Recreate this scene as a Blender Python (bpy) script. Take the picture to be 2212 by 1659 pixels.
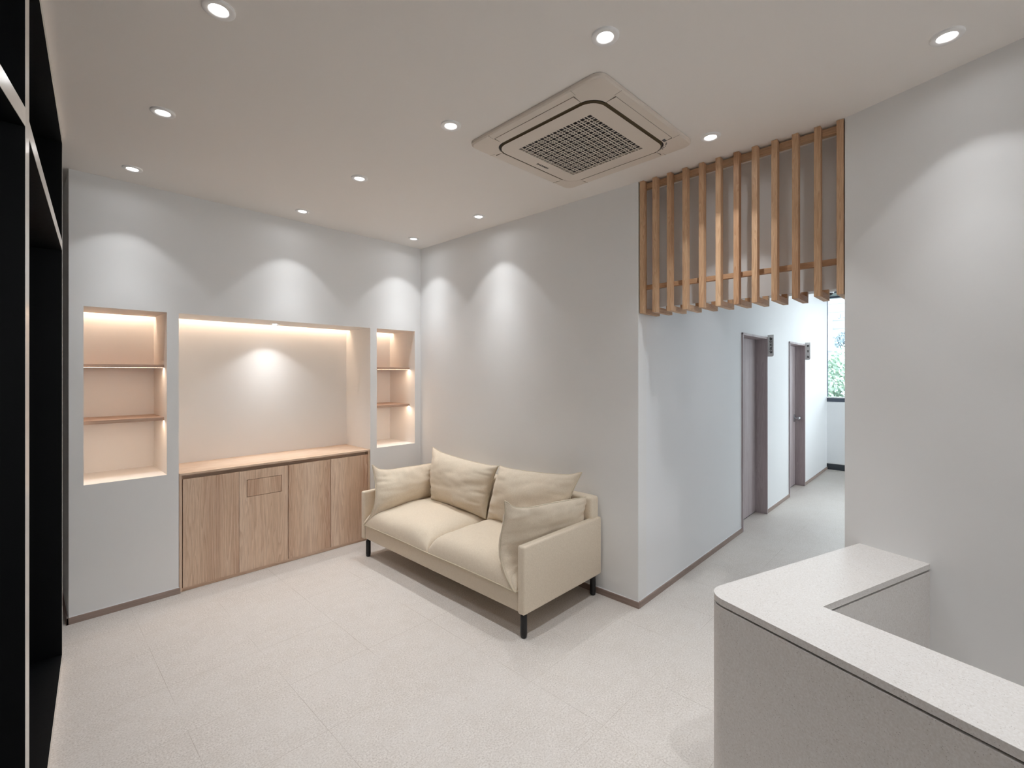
import bpy, bmesh, math, random
from mathutils import Vector, Matrix, noise

for o in list(bpy.data.objects):
    bpy.data.objects.remove(o, do_unlink=True)
S = bpy.context.scene
COL = S.collection
PI = math.pi
H = 3.084            # ceiling height
XB = 3.083           # face of the side wall
YA = 4.36            # face of the niche wall

# ------------------------------------------------------------------ camera
W_, H_, F_, HY_ = 2212., 1659., 1013., 806.
cam = bpy.data.cameras.new('camera'); camo = bpy.data.objects.new('camera', cam); COL.objects.link(camo)
cam.sensor_fit = 'HORIZONTAL'; cam.sensor_width = 36.; cam.lens = F_ / W_ * 36.
cam.shift_y = (HY_ - H_ / 2) / W_
cam.clip_start = .02
fx, fy = .72263, .69124
camo.location = (0, 0, 1.7)
camo.rotation_euler = (PI / 2, 0, math.atan2(fy, fx) - PI / 2)
S.camera = camo

# ------------------------------------------------------------------ view
S.view_settings.view_transform = 'Standard'
S.view_settings.look = 'None'
S.view_settings.exposure = 0.14
S.view_settings.gamma = 1.0
S.view_settings.use_curve_mapping = False
S.cycles.max_bounces = 10
S.cycles.diffuse_bounces = 7
S.cycles.caustics_reflective = False
S.cycles.caustics_refractive = False
S.cycles.sample_clamp_indirect = 6.0
S.cycles.use_denoising = True

# ------------------------------------------------------------------ sky
SKY = 8.2
wd = bpy.data.worlds.new('sky'); S.world = wd; wd.use_nodes = True
nt = wd.node_tree; nt.nodes.clear()
wo = nt.nodes.new('ShaderNodeOutputWorld'); bg = nt.nodes.new('ShaderNodeBackground')
bg.inputs[0].default_value = (.87, .93, 1.0, 1); bg.inputs[1].default_value = SKY
nt.links.new(bg.outputs[0], wo.inputs[0])
portal = bpy.data.lights.new('window_portal', 'AREA'); portal.shape = 'RECTANGLE'; portal.size = 2.9; portal.size_y = 1.8
portal.cycles.is_portal = True
po = bpy.data.objects.new('window_portal', portal); COL.objects.link(po)
po.location = (10.15, .25, 2.13); po.rotation_euler = (PI / 2, 0, PI / 2)     # faces -x, into the corridor

p2 = bpy.data.lights.new('side_portal', 'AREA'); p2.shape = 'RECTANGLE'; p2.size = 1.9; p2.size_y = 2.3; p2.cycles.is_portal = True
po2 = bpy.data.objects.new('side_portal', p2); COL.objects.link(po2)
po2.location = (8.8, -1.42, 1.85); po2.rotation_euler = (PI / 2, 0, PI)        # faces +y, across the corridor

p3 = bpy.data.lights.new('rear_portal', 'AREA'); p3.shape = 'RECTANGLE'; p3.size = 2.8; p3.size_y = 1.25; p3.cycles.is_portal = True
po3 = bpy.data.objects.new('rear_portal', p3); COL.objects.link(po3)
po3.location = (.5, -4.78, 2.28); po3.rotation_euler = (PI / 2, 0, PI)         # faces +y, into the reception side

SPOT_W = 64.0
SPOT_ANGLE = math.radians(172)
SPOT_BLEND = .05
SPOT_COL = (.952, .98, 1.0)
LED_COL = (1.0, .75, .55)
LED_S = 17.0

# ------------------------------------------------------------------ materials
def srgb(r, g, b):
    f = lambda c: (c / 255 / 12.92) if c / 255 <= .04045 else ((c / 255 + .055) / 1.055) ** 2.4
    return (f(r), f(g), f(b), 1)

def mat(name, col, rough=.5, spec=.5, metal=0):
    m = bpy.data.materials.new(name); m.use_nodes = True
    n = m.node_tree; b = n.nodes['Principled BSDF']
    b.inputs['Base Color'].default_value = col if len(col) == 4 else (*col, 1)
    b.inputs['Roughness'].default_value = rough
    b.inputs['Specular IOR Level'].default_value = spec
    b.inputs['Metallic'].default_value = metal
    return m, n, b

def coords(n, scale=(1, 1, 1), kind='Object', rot=(0, 0, 0)):
    tc = n.nodes.new('ShaderNodeTexCoord'); mp = n.nodes.new('ShaderNodeMapping')
    mp.inputs['Scale'].default_value = scale; mp.inputs['Rotation'].default_value = rot
    n.links.new(tc.outputs[kind], mp.inputs[0]); return mp.outputs[0]

def nz(n, vec, scale, detail=4, rough=.5, dist=0):
    t = n.nodes.new('ShaderNodeTexNoise'); t.inputs['Scale'].default_value = scale
    t.inputs['Detail'].default_value = detail; t.inputs['Roughness'].default_value = rough
    t.inputs['Distortion'].default_value = dist
    n.links.new(vec, t.inputs['Vector']); return t.outputs[0]

def ramp(n, fac, stops):
    r = n.nodes.new('ShaderNodeValToRGB')
    e = r.color_ramp.elements
    while len(e) < len(stops): e.new(.5)
    for k, (p, c) in enumerate(stops):
        e[k].position = p; e[k].color = c if len(c) == 4 else (*c, 1)
    n.links.new(fac, r.inputs[0]); return r.outputs[0]

def mixc(n, fac, a, b, mode='MIX'):
    m = n.nodes.new('ShaderNodeMix'); m.data_type = 'RGBA'; m.blend_type = mode
    for s, v in ((0, fac), (6, a), (7, b)):
        if isinstance(v, (int, float)): m.inputs[s].default_value = v
        elif isinstance(v, tuple): m.inputs[s].default_value = v
        else: n.links.new(v, m.inputs[s])
    return m.outputs[2]

def bump(n, b, h, strength, dist=.002):
    u = n.nodes.new('ShaderNodeBump'); u.inputs['Strength'].default_value = strength
    u.inputs['Distance'].default_value = dist
    n.links.new(h, u.inputs['Height']); n.links.new(u.outputs[0], b.inputs['Normal'])

M = {}
def paint(name, col, bscale=260, strength=.12):
    m, n, b = mat(name, col, .62, .25)
    v = coords(n, (1, 1, 2.2))
    bump(n, b, nz(n, v, bscale, 3), strength, .0012)
    M[name] = m
paint('wall_paper', srgb(234, 234, 234))
paint('ceiling_paint', srgb(240, 236, 232), 320, .06)
paint('niche_paint', srgb(238, 235, 232))
paint('corridor_paper', srgb(234, 235, 237))

def wood(name, c0, c1, c2, axis='Z', scale=1.0, rough=.42, streak=1.0, contrast=1.0, rand=0.0):
    """straight-grained timber, grain running along the given object axis"""
    m, n, b = mat(name, c1, rough, .35)
    st = {'Z': (9, 9, .5), 'X': (.5, 9, 9), 'Y': (9, .5, 9)}[axis]
    v = coords(n, tuple(s * scale for s in st))
    if rand:
        oi = n.nodes.new('ShaderNodeObjectInfo'); ad = n.nodes.new('ShaderNodeVectorMath'); ad.operation = 'ADD'
        sc = n.nodes.new('ShaderNodeMath'); sc.operation = 'MULTIPLY'; sc.inputs[1].default_value = rand
        n.links.new(oi.outputs['Random'], sc.inputs[0])
        n.links.new(v, ad.inputs[0]); n.links.new(sc.outputs[0], ad.inputs[1]); v = ad.outputs[0]
    # growth rings cut lengthwise: warped bands, tight in places and wide in others
    a = nz(n, v, .85, 3, .55, .6)
    w = n.nodes.new('ShaderNodeMath'); w.operation = 'MULTIPLY'; w.inputs[1].default_value = 17 * streak
    n.links.new(a, w.inputs[0])
    fr = n.nodes.new('ShaderNodeMath'); fr.operation = 'FRACT'
    n.links.new(w.outputs[0], fr.inputs[0])
    fine = nz(n, v, 15, 5, .7)
    band = nz(n, v, .42, 2)
    col = ramp(n, fr.outputs[0], [(.0, c2), (.45, c1), (.86, c0), (1.0, c2)])
    colb = ramp(n, band, [(.36, c0), (.5, c1), (.64, c2)])
    c = mixc(n, .62, col, colb)
    f2 = ramp(n, fine, [(.36, (.72, .70, .68)), (.60, (1, 1, 1))])
    c = mixc(n, .5 * contrast, c, f2, 'MULTIPLY')
    n.links.new(c, b.inputs['Base Color'])
    bump(n, b, fine, .12, .0008)
    M[name] = m
A0, A1, A2 = srgb(190, 153, 128), srgb(223, 194, 168), srgb(236, 212, 190)
wood('ash_door', A0, A1, A2, 'Z', 1.0, rand=40)
wood('ash_top', A0, A1, A2, 'X', 1.0)
wood('ash_shelf', srgb(172, 140, 120), srgb(196, 166, 146), srgb(208, 180, 160), 'X', 1.0)
wood('oak_slat', srgb(172, 128, 94), srgb(203, 165, 130), srgb(220, 187, 153), 'Z', 1.6, .5, 1.6, 1.2, rand=60)
wood('oak_rail', srgb(172, 128, 94), srgb(203, 165, 130), srgb(220, 187, 153), 'Y', 1.6, .5, 1.6, 1.2, rand=60)
wood('oak_leg', srgb(172, 128, 94), srgb(203, 165, 130), srgb(220, 187, 153), 'X', 1.6, .5, 1.6, 1.2, rand=60)
wood('mauve_wood', srgb(158, 143, 145), srgb(176, 163, 165), srgb(190, 180, 182), 'Z', 1.6, .5, .8, .6)
wood('mauve_base', srgb(136, 116, 107), srgb(156, 137, 128), srgb(168, 150, 141), 'X', 1.4, .5, .8, .7)
wood('mauve_base_y', srgb(136, 116, 107), srgb(156, 137, 128), srgb(168, 150, 141), 'Y', 1.4, .5, .8, .7)

def stone(name, base, lo, hi, speck, sc=1.0, rough=.45):
    m, n, b = mat(name, base, rough, .4)
    v = coords(n)
    big = nz(n, v, 9 * sc, 3, .5)
    mid = nz(n, v, 95 * sc, 4, .65)
    c = ramp(n, mid, [(.30, lo), (.5, base), (.72, hi)])
    c = mixc(n, ramp_f(n, big, .35, .7, .22), c, lo)
    vt = n.nodes.new('ShaderNodeTexVoronoi'); vt.inputs['Scale'].default_value = 110 * sc
    vt.inputs['Randomness'].default_value = 1.0
    n.links.new(v, vt.inputs['Vector'])
    gate = nz(n, v, 34 * sc, 2)
    d = n.nodes.new('ShaderNodeMath'); d.operation = 'LESS_THAN'; d.inputs[1].default_value = .20
    n.links.new(vt.outputs['Distance'], d.inputs[0])
    g = n.nodes.new('ShaderNodeMath'); g.operation = 'GREATER_THAN'; g.inputs[1].default_value = .53
    n.links.new(gate, g.inputs[0])
    mu = n.nodes.new('ShaderNodeMath'); mu.operation = 'MULTIPLY'
    n.links.new(d.outputs[0], mu.inputs[0]); n.links.new(g.outputs[0], mu.inputs[1])
    m2 = n.nodes.new('ShaderNodeMath'); m2.operation = 'MULTIPLY'; m2.inputs[1].default_value = .55
    n.links.new(mu.outputs[0], m2.inputs[0])
    c = mixc(n, m2.outputs[0], c, speck)
    n.links.new(c, b.inputs['Base Color'])
    bump(n, b, mid, .05, .001)
    M[name] = m
def ramp_f(n, fac, a, b_, top):
    r = n.nodes.new('ShaderNodeMapRange'); r.inputs[1].default_value = a; r.inputs[2].default_value = b_
    r.inputs[3].default_value = 0; r.inputs[4].default_value = top
    n.links.new(fac, r.inputs[0]); return r.outputs[0]
stone('desk_stone', srgb(210, 206, 203), srgb(201, 196, 191), srgb(220, 218, 216), srgb(120, 110, 102), 1.45)

# floor: pale stone-look sheet tiles with hairline joints
m, n, b = mat('floor_tile', srgb(203, 197, 191), .5, .3)
v = coords(n, kind='Object')
f1 = nz(n, v, 120, 4, .7)
f2 = nz(n, v, 14, 3, .6)
f3 = nz(n, v, 3.0, 2, .5)
c = ramp(n, f1, [(.30, srgb(172, 163, 156)), (.5, srgb(206, 199, 193)), (.70, srgb(223, 218, 213))])
c = mixc(n, ramp_f(n, f2, .4, .7, .35), c, srgb(192, 184, 176))
c = mixc(n, ramp_f(n, f3, .4, .65, .25), c, srgb(212, 207, 203))
br = n.nodes.new('ShaderNodeTexBrick'); br.offset = 0; br.squash = 1
mp = n.nodes.new('ShaderNodeMapping'); mp.inputs['Location'].default_value = (-.0795, -.3160, 0)
tc = n.nodes.new('ShaderNodeTexCoord'); n.links.new(tc.outputs['Object'], mp.inputs[0]); n.links.new(mp.outputs[0], br.inputs['Vector'])
br.inputs['Scale'].default_value = 1; br.inputs['Brick Width'].default_value = .4650; br.inputs['Row Height'].default_value = .4650
br.inputs['Mortar Size'].default_value = .0011; br.inputs['Mortar Smooth'].default_value = .1
gj = nz(n, v, 1.7, 2)
fm = n.nodes.new('ShaderNodeMath'); fm.operation = 'MULTIPLY'
n.links.new(br.outputs['Fac'], fm.inputs[0]); n.links.new(ramp_f(n, gj, .40, .62, .75), fm.inputs[1])
c = mixc(n, fm.outputs[0], c, srgb(150, 138, 126))
vt = n.nodes.new('ShaderNodeTexVoronoi'); vt.inputs['Scale'].default_value = 17; n.links.new(v, vt.inputs['Vector'])
lt = n.nodes.new('ShaderNodeMath'); lt.operation = 'LESS_THAN'; lt.inputs[1].default_value = .035
n.links.new(vt.outputs['Distance'], lt.inputs[0])
c = mixc(n, lt.outputs[0], c, srgb(160, 140, 118))
n.links.new(c, b.inputs['Base Color'])
bump(n, b, f1, .12, .0015)
M['floor_tile'] = m

# sofa fabric
def fabric(name, c0, c1):
    m, n, b = mat(name, c1, .9, .15)
    b.inputs['Sheen Weight'].default_value = .25
    v = coords(n)
    wv = nz(n, v, 420, 2, .6); wb = nz(n, v, 60, 3, .6)
    c = ramp(n, wv, [(.32, c0), (.62, c1)])
    c = mixc(n, ramp_f(n, wb, .4, .7, .25), c, c0)
    n.links.new(c, b.inputs['Base Color']); bump(n, b, wv, .35, .0015)
    M[name] = m
fabric('linen', srgb(206, 191, 170), srgb(229, 216, 197))
fabric('linen_pipe', srgb(194, 181, 158), srgb(216, 205, 183))

def simple(name, col, rough=.5, spec=.5, metal=0):
    m, n, b = mat(name, col, rough, spec, metal)
    v = coords(n); h = nz(n, v, 80, 3)
    r = ramp_f(n, h, 0, 1, .08)
    ad = n.nodes.new('ShaderNodeMath'); ad.operation = 'ADD'; ad.inputs[1].default_value = rough - .04
    n.links.new(r, ad.inputs[0]); n.links.new(ad.outputs[0], b.inputs['Roughness'])
    M[name] = m
simple('black_leg', srgb(16, 16, 18), .4)
simple('black_board', srgb(11, 12, 14), .5, .12)
simple('cream_edge', srgb(232, 226, 219), .25, .6)
simple('ac_plastic', srgb(224, 214, 203), .45, .35)
simple('ac_gap', srgb(88, 76, 56), .6, .2)
simple('ac_gap_dark', srgb(70, 66, 66), .5, .2)
simple('dark_inside', srgb(14, 13, 13), .8, .1)
simple('slot_dark', srgb(92, 70, 52), .7, .1)
simple('display_grey', srgb(96, 98, 102), .3)
simple('lamp_trim', srgb(244, 243, 242), .35)
simple('sign_grey', srgb(228, 228, 228), .4)
simple('ink', srgb(18, 18, 20), .6, .2)
simple('seam_grey', srgb(146, 136, 125), .6, .2)
simple('grey_ink', srgb(60, 58, 56), .6, .2)
simple('window_frame', srgb(74, 82, 96), .4)
simple('window_black', srgb(52, 58, 66), .45)
simple('silver', srgb(190, 192, 196), .25, .5, 1)
simple('white_plastic', srgb(235, 236, 238), .35)
simple('cord_dark', srgb(30, 30, 32), .5)
simple('facade', srgb(141, 144, 150), .8, .1)
simple('facade_line', srgb(126, 132, 144), .8, .1)
simple('paving', srgb(190, 190, 190), .8, .1)
simple('bark', srgb(120, 112, 116), .9, .1)

def leaf(name, a, bb):
    m, n, b = mat(name, a, .7, .2)
    v = coords(n); c = ramp(n, nz(n, v, 3.5, 4, .7), [(.35, a), (.65, bb)])
    n.links.new(c, b.inputs['Base Color']); M[name] = m
leaf('hedge_leaf', srgb(132, 152, 144), srgb(184, 204, 184))
leaf('tree_leaf', srgb(124, 138, 148), srgb(146, 160, 166))

def emit(name, col, s):
    m = bpy.data.materials.new(name); m.use_nodes = True; n = m.node_tree; n.nodes.clear()
    o = n.nodes.new('ShaderNodeOutputMaterial'); e = n.nodes.new('ShaderNodeEmission')
    e.inputs[0].default_value = (*col, 1); e.inputs[1].default_value = s
    n.links.new(e.outputs[0], o.inputs[0]); M[name] = m
emit('lamp_lens', (1, 1, 1), 9.0)
emit('led_warm', LED_COL, LED_S)
emit('led_shelf', LED_COL, 42.0)
emit('led_small', LED_COL, 22.0)

def glass(name, tint):
    m = bpy.data.materials.new(name); m.use_nodes = True; n = m.node_tree; n.nodes.clear()
    o = n.nodes.new('ShaderNodeOutputMaterial'); t = n.nodes.new('ShaderNodeBsdfTransparent'); g = n.nodes.new('ShaderNodeBsdfGlossy')
    g.inputs['Roughness'].default_value = .02; t.inputs[0].default_value = tint
    mx = n.nodes.new('ShaderNodeMixShader'); fz = n.nodes.new('ShaderNodeFresnel'); fz.inputs[0].default_value = 1.3
    n.links.new(fz.outputs[0], mx.inputs[0]); n.links.new(t.outputs[0], mx.inputs[1]); n.links.new(g.outputs[0], mx.inputs[2])
    n.links.new(mx.outputs[0], o.inputs[0]); M[name] = m
glass('window_glass', (.95, .98, .97, 1))
glass('warm_tint_glass', (.92, .905, .88, 1))        # tint that warms the fill light from the added rear window

# ------------------------------------------------------------------ helpers
def box(bm, x0, x1, y0, y1, z0, z1, bev=0, seg=2, mtx=None):
    r = bmesh.ops.create_cube(bm, size=1)
    vs = r['verts']
    for v_ in vs:
        v_.co = Vector(((x0 + x1) / 2 + v_.co.x * (x1 - x0), (y0 + y1) / 2 + v_.co.y * (y1 - y0), (z0 + z1) / 2 + v_.co.z * (z1 - z0)))
    if bev:
        es = list({e for v_ in vs for e in v_.link_edges})
        rr = bmesh.ops.bevel(bm, geom=es, offset=bev, segments=seg, profile=.6, affect='EDGES')
        vs = rr['verts']
    if mtx is not None:
        for v_ in vs: v_.co = mtx @ v_.co
    return vs

def cyl(bm, x, y, z0, z1, r0, r1=None, n_=28, mtx=None, cap=True):
    r1 = r0 if r1 is None else r1
    r = bmesh.ops.create_cone(bm, cap_ends=cap, segments=n_, radius1=r0, radius2=r1, depth=z1 - z0)
    for v_ in r['verts']:
        v_.co = v_.co + Vector((x, y, (z0 + z1) / 2))
        if mtx is not None: v_.co = mtx @ v_.co
    return r['verts']

def lathe(bm, prof, n_=40, cx=0, cy=0, closed=False):
    rings = []
    for (r, z) in prof:
        rings.append([bm.verts.new((cx + r * math.cos(2 * PI * k / n_), cy + r * math.sin(2 * PI * k / n_), z)) for k in range(n_)])
    for a, b_ in zip(rings, rings[1:]):
        for k in range(n_):
            bm.faces.new((a[k], a[(k + 1) % n_], b_[(k + 1) % n_], b_[k]))
    return rings

def tube(bm, pts, r, n_=8, closed=False):
    rings = []
    N = len(pts)
    for i, p in enumerate(pts):
        a = pts[(i - 1) % N] if (closed or i > 0) else pts[0]
        c = pts[(i + 1) % N] if (closed or i < N - 1) else pts[-1]
        d = (c - a).normalized() if (c - a).length > 1e-9 else Vector((0, 0, 1))
        up = Vector((0, 0, 1)) if abs(d.z) < .95 else Vector((1, 0, 0))
        s = d.cross(up).normalized(); t = s.cross(d)
        rings.append([bm.verts.new(p + r * (math.cos(2 * PI * k / n_) * s + math.sin(2 * PI * k / n_) * t)) for k in range(n_)])
    rng = range(N) if closed else range(N - 1)
    for i in rng:
        A_, B_ = rings[i], rings[(i + 1) % N]
        # best alignment to avoid twisting
        off = min(range(n_), key=lambda q: sum((A_[k].co - B_[(k + q) % n_].co).length for k in range(0, n_, 2)))
        for k in range(n_):
            bm.faces.new((A_[k], A_[(k + 1) % n_], B_[(k + 1 + off) % n_], B_[(k + off) % n_]))
    if not closed:
        bm.faces.new(rings[0][::-1]); bm.faces.new(rings[-1])

def prism(bm, poly, z0, z1, bev=0):
    lo = [bm.verts.new((x, y, z0)) for x, y in poly]; hi = [bm.verts.new((x, y, z1)) for x, y in poly]
    k = len(poly)
    f1 = bm.faces.new(lo[::-1]); f2 = bm.faces.new(hi)
    for i in range(k): bm.faces.new((lo[i], lo[(i + 1) % k], hi[(i + 1) % k], hi[i]))
    if bev:
        es = list(f2.edges) + list(f1.edges)
        bmesh.ops.bevel(bm, geom=es, offset=bev, segments=2, profile=.5, affect='EDGES')

def obj(name, bm, m_, parent=None, smooth=False, loc=None, rotz=0, local=False):
    """link bm as one mesh; geometry is given in world coordinates unless local"""
    bmesh.ops.recalc_face_normals(bm, faces=bm.faces)
    me = bpy.data.meshes.new(name); bm.to_mesh(me); bm.free()
    ms = m_ if isinstance(m_, (list, tuple)) else [m_]
    for q in ms: me.materials.append(M[q])
    if smooth: me.shade_smooth()
    o_ = bpy.data.objects.new(name, me); COL.objects.link(o_)
    if parent is not None:
        o_.parent = parent
        if not local:
            base = Vector((0, 0, 0)); p_ = parent
            while p_ is not None:
                base += p_.location; p_ = p_.parent
            me.transform(Matrix.Translation(-base))
    if loc is not None: o_.location = loc
    if rotz: o_.rotation_euler.z = rotz
    return o_

def B(): return bmesh.new()
def tag(o_, label, cat, group=None, kind=None):
    o_['label'] = label; o_['category'] = cat
    if group: o_['group'] = group
    if kind: o_['kind'] = kind
    return o_
def empty(name, loc=(0, 0, 0)):
    e = bpy.data.objects.new(name, None); COL.objects.link(e); e.location = loc; e.empty_display_size = .1
    return e
def struct(o_, label=None):
    o_['kind'] = 'structure'
    if label: o_['label'] = label
    return o_
def bevel_mod(o_, w=.004, seg=2):
    md = o_.modifiers.new('bevel', 'BEVEL'); md.width = w; md.segments = seg; md.limit_method = 'ANGLE'; md.angle_limit = math.radians(40)
def subsurf(o_, l=1):
    md = o_.modifiers.new('subsurf', 'SUBSURF'); md.levels = l; md.render_levels = l
def text_mesh(name, cu):
    tmp = bpy.data.objects.new('tmp', cu); COL.objects.link(tmp)
    dg = bpy.context.evaluated_depsgraph_get(); dg.update()
    me = bpy.data.meshes.new_from_object(tmp.evaluated_get(dg)); me.name = name
    bpy.data.objects.remove(tmp)
    o_ = bpy.data.objects.new(name, me); COL.objects.link(o_)
    return o_
def text(name, body, size, loc, rot, m_, parent=None, bold=0, spacing=1.0, align='CENTER', line=1.0, extr=.0006):
    cu = bpy.data.curves.new(name, 'FONT'); cu.body = body; cu.size = size; cu.align_x = align; cu.align_y = 'CENTER'
    cu.extrude = extr; cu.offset = bold; cu.space_character = spacing; cu.space_line = line
    cu.materials.append(M[m_])
    o_ = text_mesh(name, cu)
    o_.rotation_euler = rot
    if parent is not None:
        o_.parent = parent; o_.location = Vector(loc) - parent.location
    else: o_.location = loc
    return o_

# ------------------------------------------------------------------ floor and ceiling
bm = B(); box(bm, -3.2, 10.2, -4.9, 7.0, -.12, 0)
struct(obj('floor', bm, 'floor_tile'))
bm = B(); box(bm, -3.2, 10.2, -4.9, 7.0, H, H + .12)
struct(obj('ceiling', bm, 'ceiling_paint'))

# ------------------------------------------------------------------ niche wall
NT = 2.162; NB = .927
bm = B()
X0 = .219
cols = [(X0, .294), (.763, .838), (2.463, 2.536), (3.005, XB)]
for a, b_ in cols: box(bm, a, b_, YA, 4.87, 0, NT)
box(bm, .294, .763, YA, 4.87, 0, NB)
box(bm, 2.536, 3.005, YA, 4.87, 0, NB)
box(bm, X0, XB, YA, 4.795, NT, H)
box(bm, X0, XB, 4.795, 4.87, NT + .10, H)
for a, b_ in cols: box(bm, a, b_, 4.795, 4.87, NT, NT + .10)
box(bm, X0, XB, 4.87, 5.0, 0, H)
wa = struct(obj('wall_back', bm, ['wall_paper', 'niche_paint']))
for p in wa.data.polygons:
    c_ = p.center
    if c_.y > YA + .02 and (.29 < c_.x < .77 or .83 < c_.x < 2.47 or 2.53 < c_.x < 3.01) and NB - .02 < c_.z < NT + .11 and not (p.normal.z > .9 and c_.z > 1.5 and False):
        p.material_index = 1

# ------------------------------------------------------------------ side wall behind the sofa
bm = B(); box(bm, XB, XB + .12, 1.685, 5.0, 0, H)
struct(obj('wall_side', bm, 'wall_paper'))
# angled wall on the right
R0 = Vector((3.087, .454)); RD = Vector((-.337, -.9415)).normalized(); RN = Vector((-RD.y, RD.x))
if RN.x < 0: RN = -RN
bm = B()
pr = [R0, R0 + RD * 2.9, Vector(((R0 + RD * 2.9).x, -4.7)), Vector(((R0 + RD * 2.9).x + .3, -4.7)), R0 + RD * 2.75 + RN * .3, Vector((3.30, .30)), Vector((3.30, .454))]
prism(bm, [(p.x, p.y) for p in pr], 0, H)
struct(obj('wall_right', bm, 'wall_paper'))
# beam over the opening
bm = B(); box(bm, 3.30, 3.41, .40, 1.69, 2.195, H)
struct(obj('wall_beam', bm, 'wall_paper'))
# shell behind the camera and behind the black shelving
bm = B(); box(bm, -1.35, -1.2, -4.75, 6.8, 0, H); struct(obj('wall_left', bm, 'wall_paper'))
bm = B()
box(bm, -1.2, -.9, -4.75, -4.6, 0, H); box(bm, 1.9, 2.6, -4.75, -4.6, 0, H)
box(bm, -.9, 1.9, -4.75, -4.6, 0, 1.65); box(bm, -.9, 1.9, -4.75, -4.6, 2.9, H)
struct(obj('wall_rear', bm, 'wall_paper'))
w3_ = struct(empty('added_window_3', (.5, -4.68, 1.65)))  # unseen rear window, added to fill the room with light
bm = B()
for z in ((1.65, 1.71), (2.84, 2.9)): box(bm, -.9, 1.9, -4.72, -4.64, z[0], z[1])
for x in (-.9, .47, 1.84): box(bm, x, x + .06, -4.72, -4.64, 1.71, 2.84)
obj('window_frame', bm, 'window_frame', w3_)
bm = B(); box(bm, -.84, 1.84, -4.683, -4.677, 1.71, 2.84); obj('window_pane', bm, 'warm_tint_glass', w3_)
bm = B(); box(bm, X0, X0 + .12, 5.0, 6.7, 0, H); struct(obj('wall_return', bm, 'wall_paper'))
bm = B(); box(bm, -1.35, X0 + .12, 6.7, 6.82, 0, H); struct(obj('wall_passage', bm, 'wall_paper'))

# baseboards (wood strip plus thin white sealant bead along the top)
def baseboard(name, x0, x1, y0, y1, axis, rotate=False, h=.045):
    bm = B(); box(bm, x0, x1, y0, y1, 0, h, .0015)
    return struct(obj(name, bm, 'mauve_base' if axis == 'x' else 'mauve_base_y'))
baseboard('baseboard_back', X0 - .012, .846, YA - .012, YA, 'x')
baseboard('baseboard_return', X0 - .012, X0, YA - .012, 6.7, 'y')
baseboard('baseboard_side', XB - .012, XB, 1.673, 4.36, 'y')
for nm, bx in (('trim_1', (X0 - .005, .84, YA - .004, YA, .045, .048)), ('trim_2', (XB - .004, XB, 1.68, 4.36, .045, .048)), ('trim_3', (X0 - .004, X0, YA - .004, 6.7, .045, .048))):
    bm = B(); box(bm, *bx); struct(obj(nm, bm, 'white_plastic'))

# ------------------------------------------------------------------ corridor (runs a hair off square: local frame at its near corner)
PIV = Vector((XB, 1.685, 0)); ROT = .0042
def cobj(name, bm, m_, parent=None, smooth=False):
    """corridor geometry: written in room coordinates, stored about PIV, turned by ROT"""
    bmesh.ops.translate(bm, verts=bm.verts, vec=-PIV)
    bmesh.ops.recalc_face_normals(bm, faces=bm.faces)
    me = bpy.data.meshes.new(name); bm.to_mesh(me); bm.free()
    for q in (m_ if isinstance(m_, (list, tuple)) else [m_]): me.materials.append(M[q])
    if smooth: me.shade_smooth()
    o_ = bpy.data.objects.new(name, me); COL.objects.link(o_)
    if parent is None: o_.location = PIV; o_.rotation_euler.z = ROT
    else: o_.parent = parent
    return o_
def cempty(name):
    e = bpy.data.objects.new(name, None); COL.objects.link(e); e.location = PIV; e.rotation_euler.z = ROT; e.empty_display_size = .1
    return e
YC = 1.685
D = [(5.325, 6.235), (7.268, 8.172)]
DT = 2.135
bm = B()
xs = [XB + .02, D[0][0], D[0][1], D[1][0], D[1][1], 9.87]
for k in (0, 2, 4): box(bm, xs[k], xs[k + 1], YC, YC + .16, 0, H)
for a, b_ in D:
    box(bm, a, b_, YC, YC + .16, DT, H)
    box(bm, a - .1, b_ + .1, YC + .161, YC + .22, 0, H)
struct(cobj('wall_corridor', bm, 'corridor_paper'))
bm = B()
for k in (0, 2, 4):
    a = xs[k] - .015 if k == 0 else xs[k]
    box(bm, a, xs[k + 1], YC - .012, YC, 0, .045, .0015)
struct(cobj('baseboard_corridor', bm, 'mauve_base'))
bm = B()
for k in (0, 2, 4): box(bm, xs[k], xs[k + 1], YC - .004, YC, .045, .048)
struct(cobj('trim_4', bm, 'white_plastic'))
for i, (a, b_) in enumerate(D):
    d = struct(cempty('door_%d' % (i + 1)))
    d['label'] = ['nearer mauve wood-grain corridor door in a deep frame', 'farther mauve wood-grain corridor door with a silver knob'][i]
    bm = B()
    for q in ((a, a + .025), (b_ - .025, b_)): box(bm, q[0], q[1], YC - .015, YC + .155, 0, DT, .002)
    box(bm, a, b_, YC - .015, YC + .155, DT - .025, DT, .002)
    cobj('door_frame', bm, 'mauve_wood', d)
    bm = B(); box(bm, a + .028, b_ - .028, YC + .115, YC + .15, .010, DT - .028, .002)
    lf = cobj('door_leaf', bm, 'mauve_wood', d)
    bm = B(); box(bm, a + .02, b_ - .02, YC + .121, YC + .156, 0, .0095)
    cobj('dark_gap_strip', bm, 'dark_inside', d)  # near-black strip standing in for the shade under the leaf
    # knob with a square rose
    bm = B()
    kx = b_ - .095
    box(bm, kx - .032, kx + .032, YC + .106, YC + .115, .965, 1.075, .003)
    cyl(bm, 0, 0, 0, .045, .011, .011, 20, Matrix.Translation((kx, YC + .106, 1.02)) @ Matrix.Rotation(PI / 2, 4, 'X'))
    bmk = bmesh.ops.create_uvsphere(bm, u_segments=20, v_segments=12, radius=.027)
    for v_ in bmk['verts']: v_.co = Vector((v_.co.x + kx, v_.co.y * .8 + YC + .052, v_.co.z + 1.02))
    if i == 1: cobj('door_knob', bm, 'silver', lf, True)
    else: bm.free()

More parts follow.
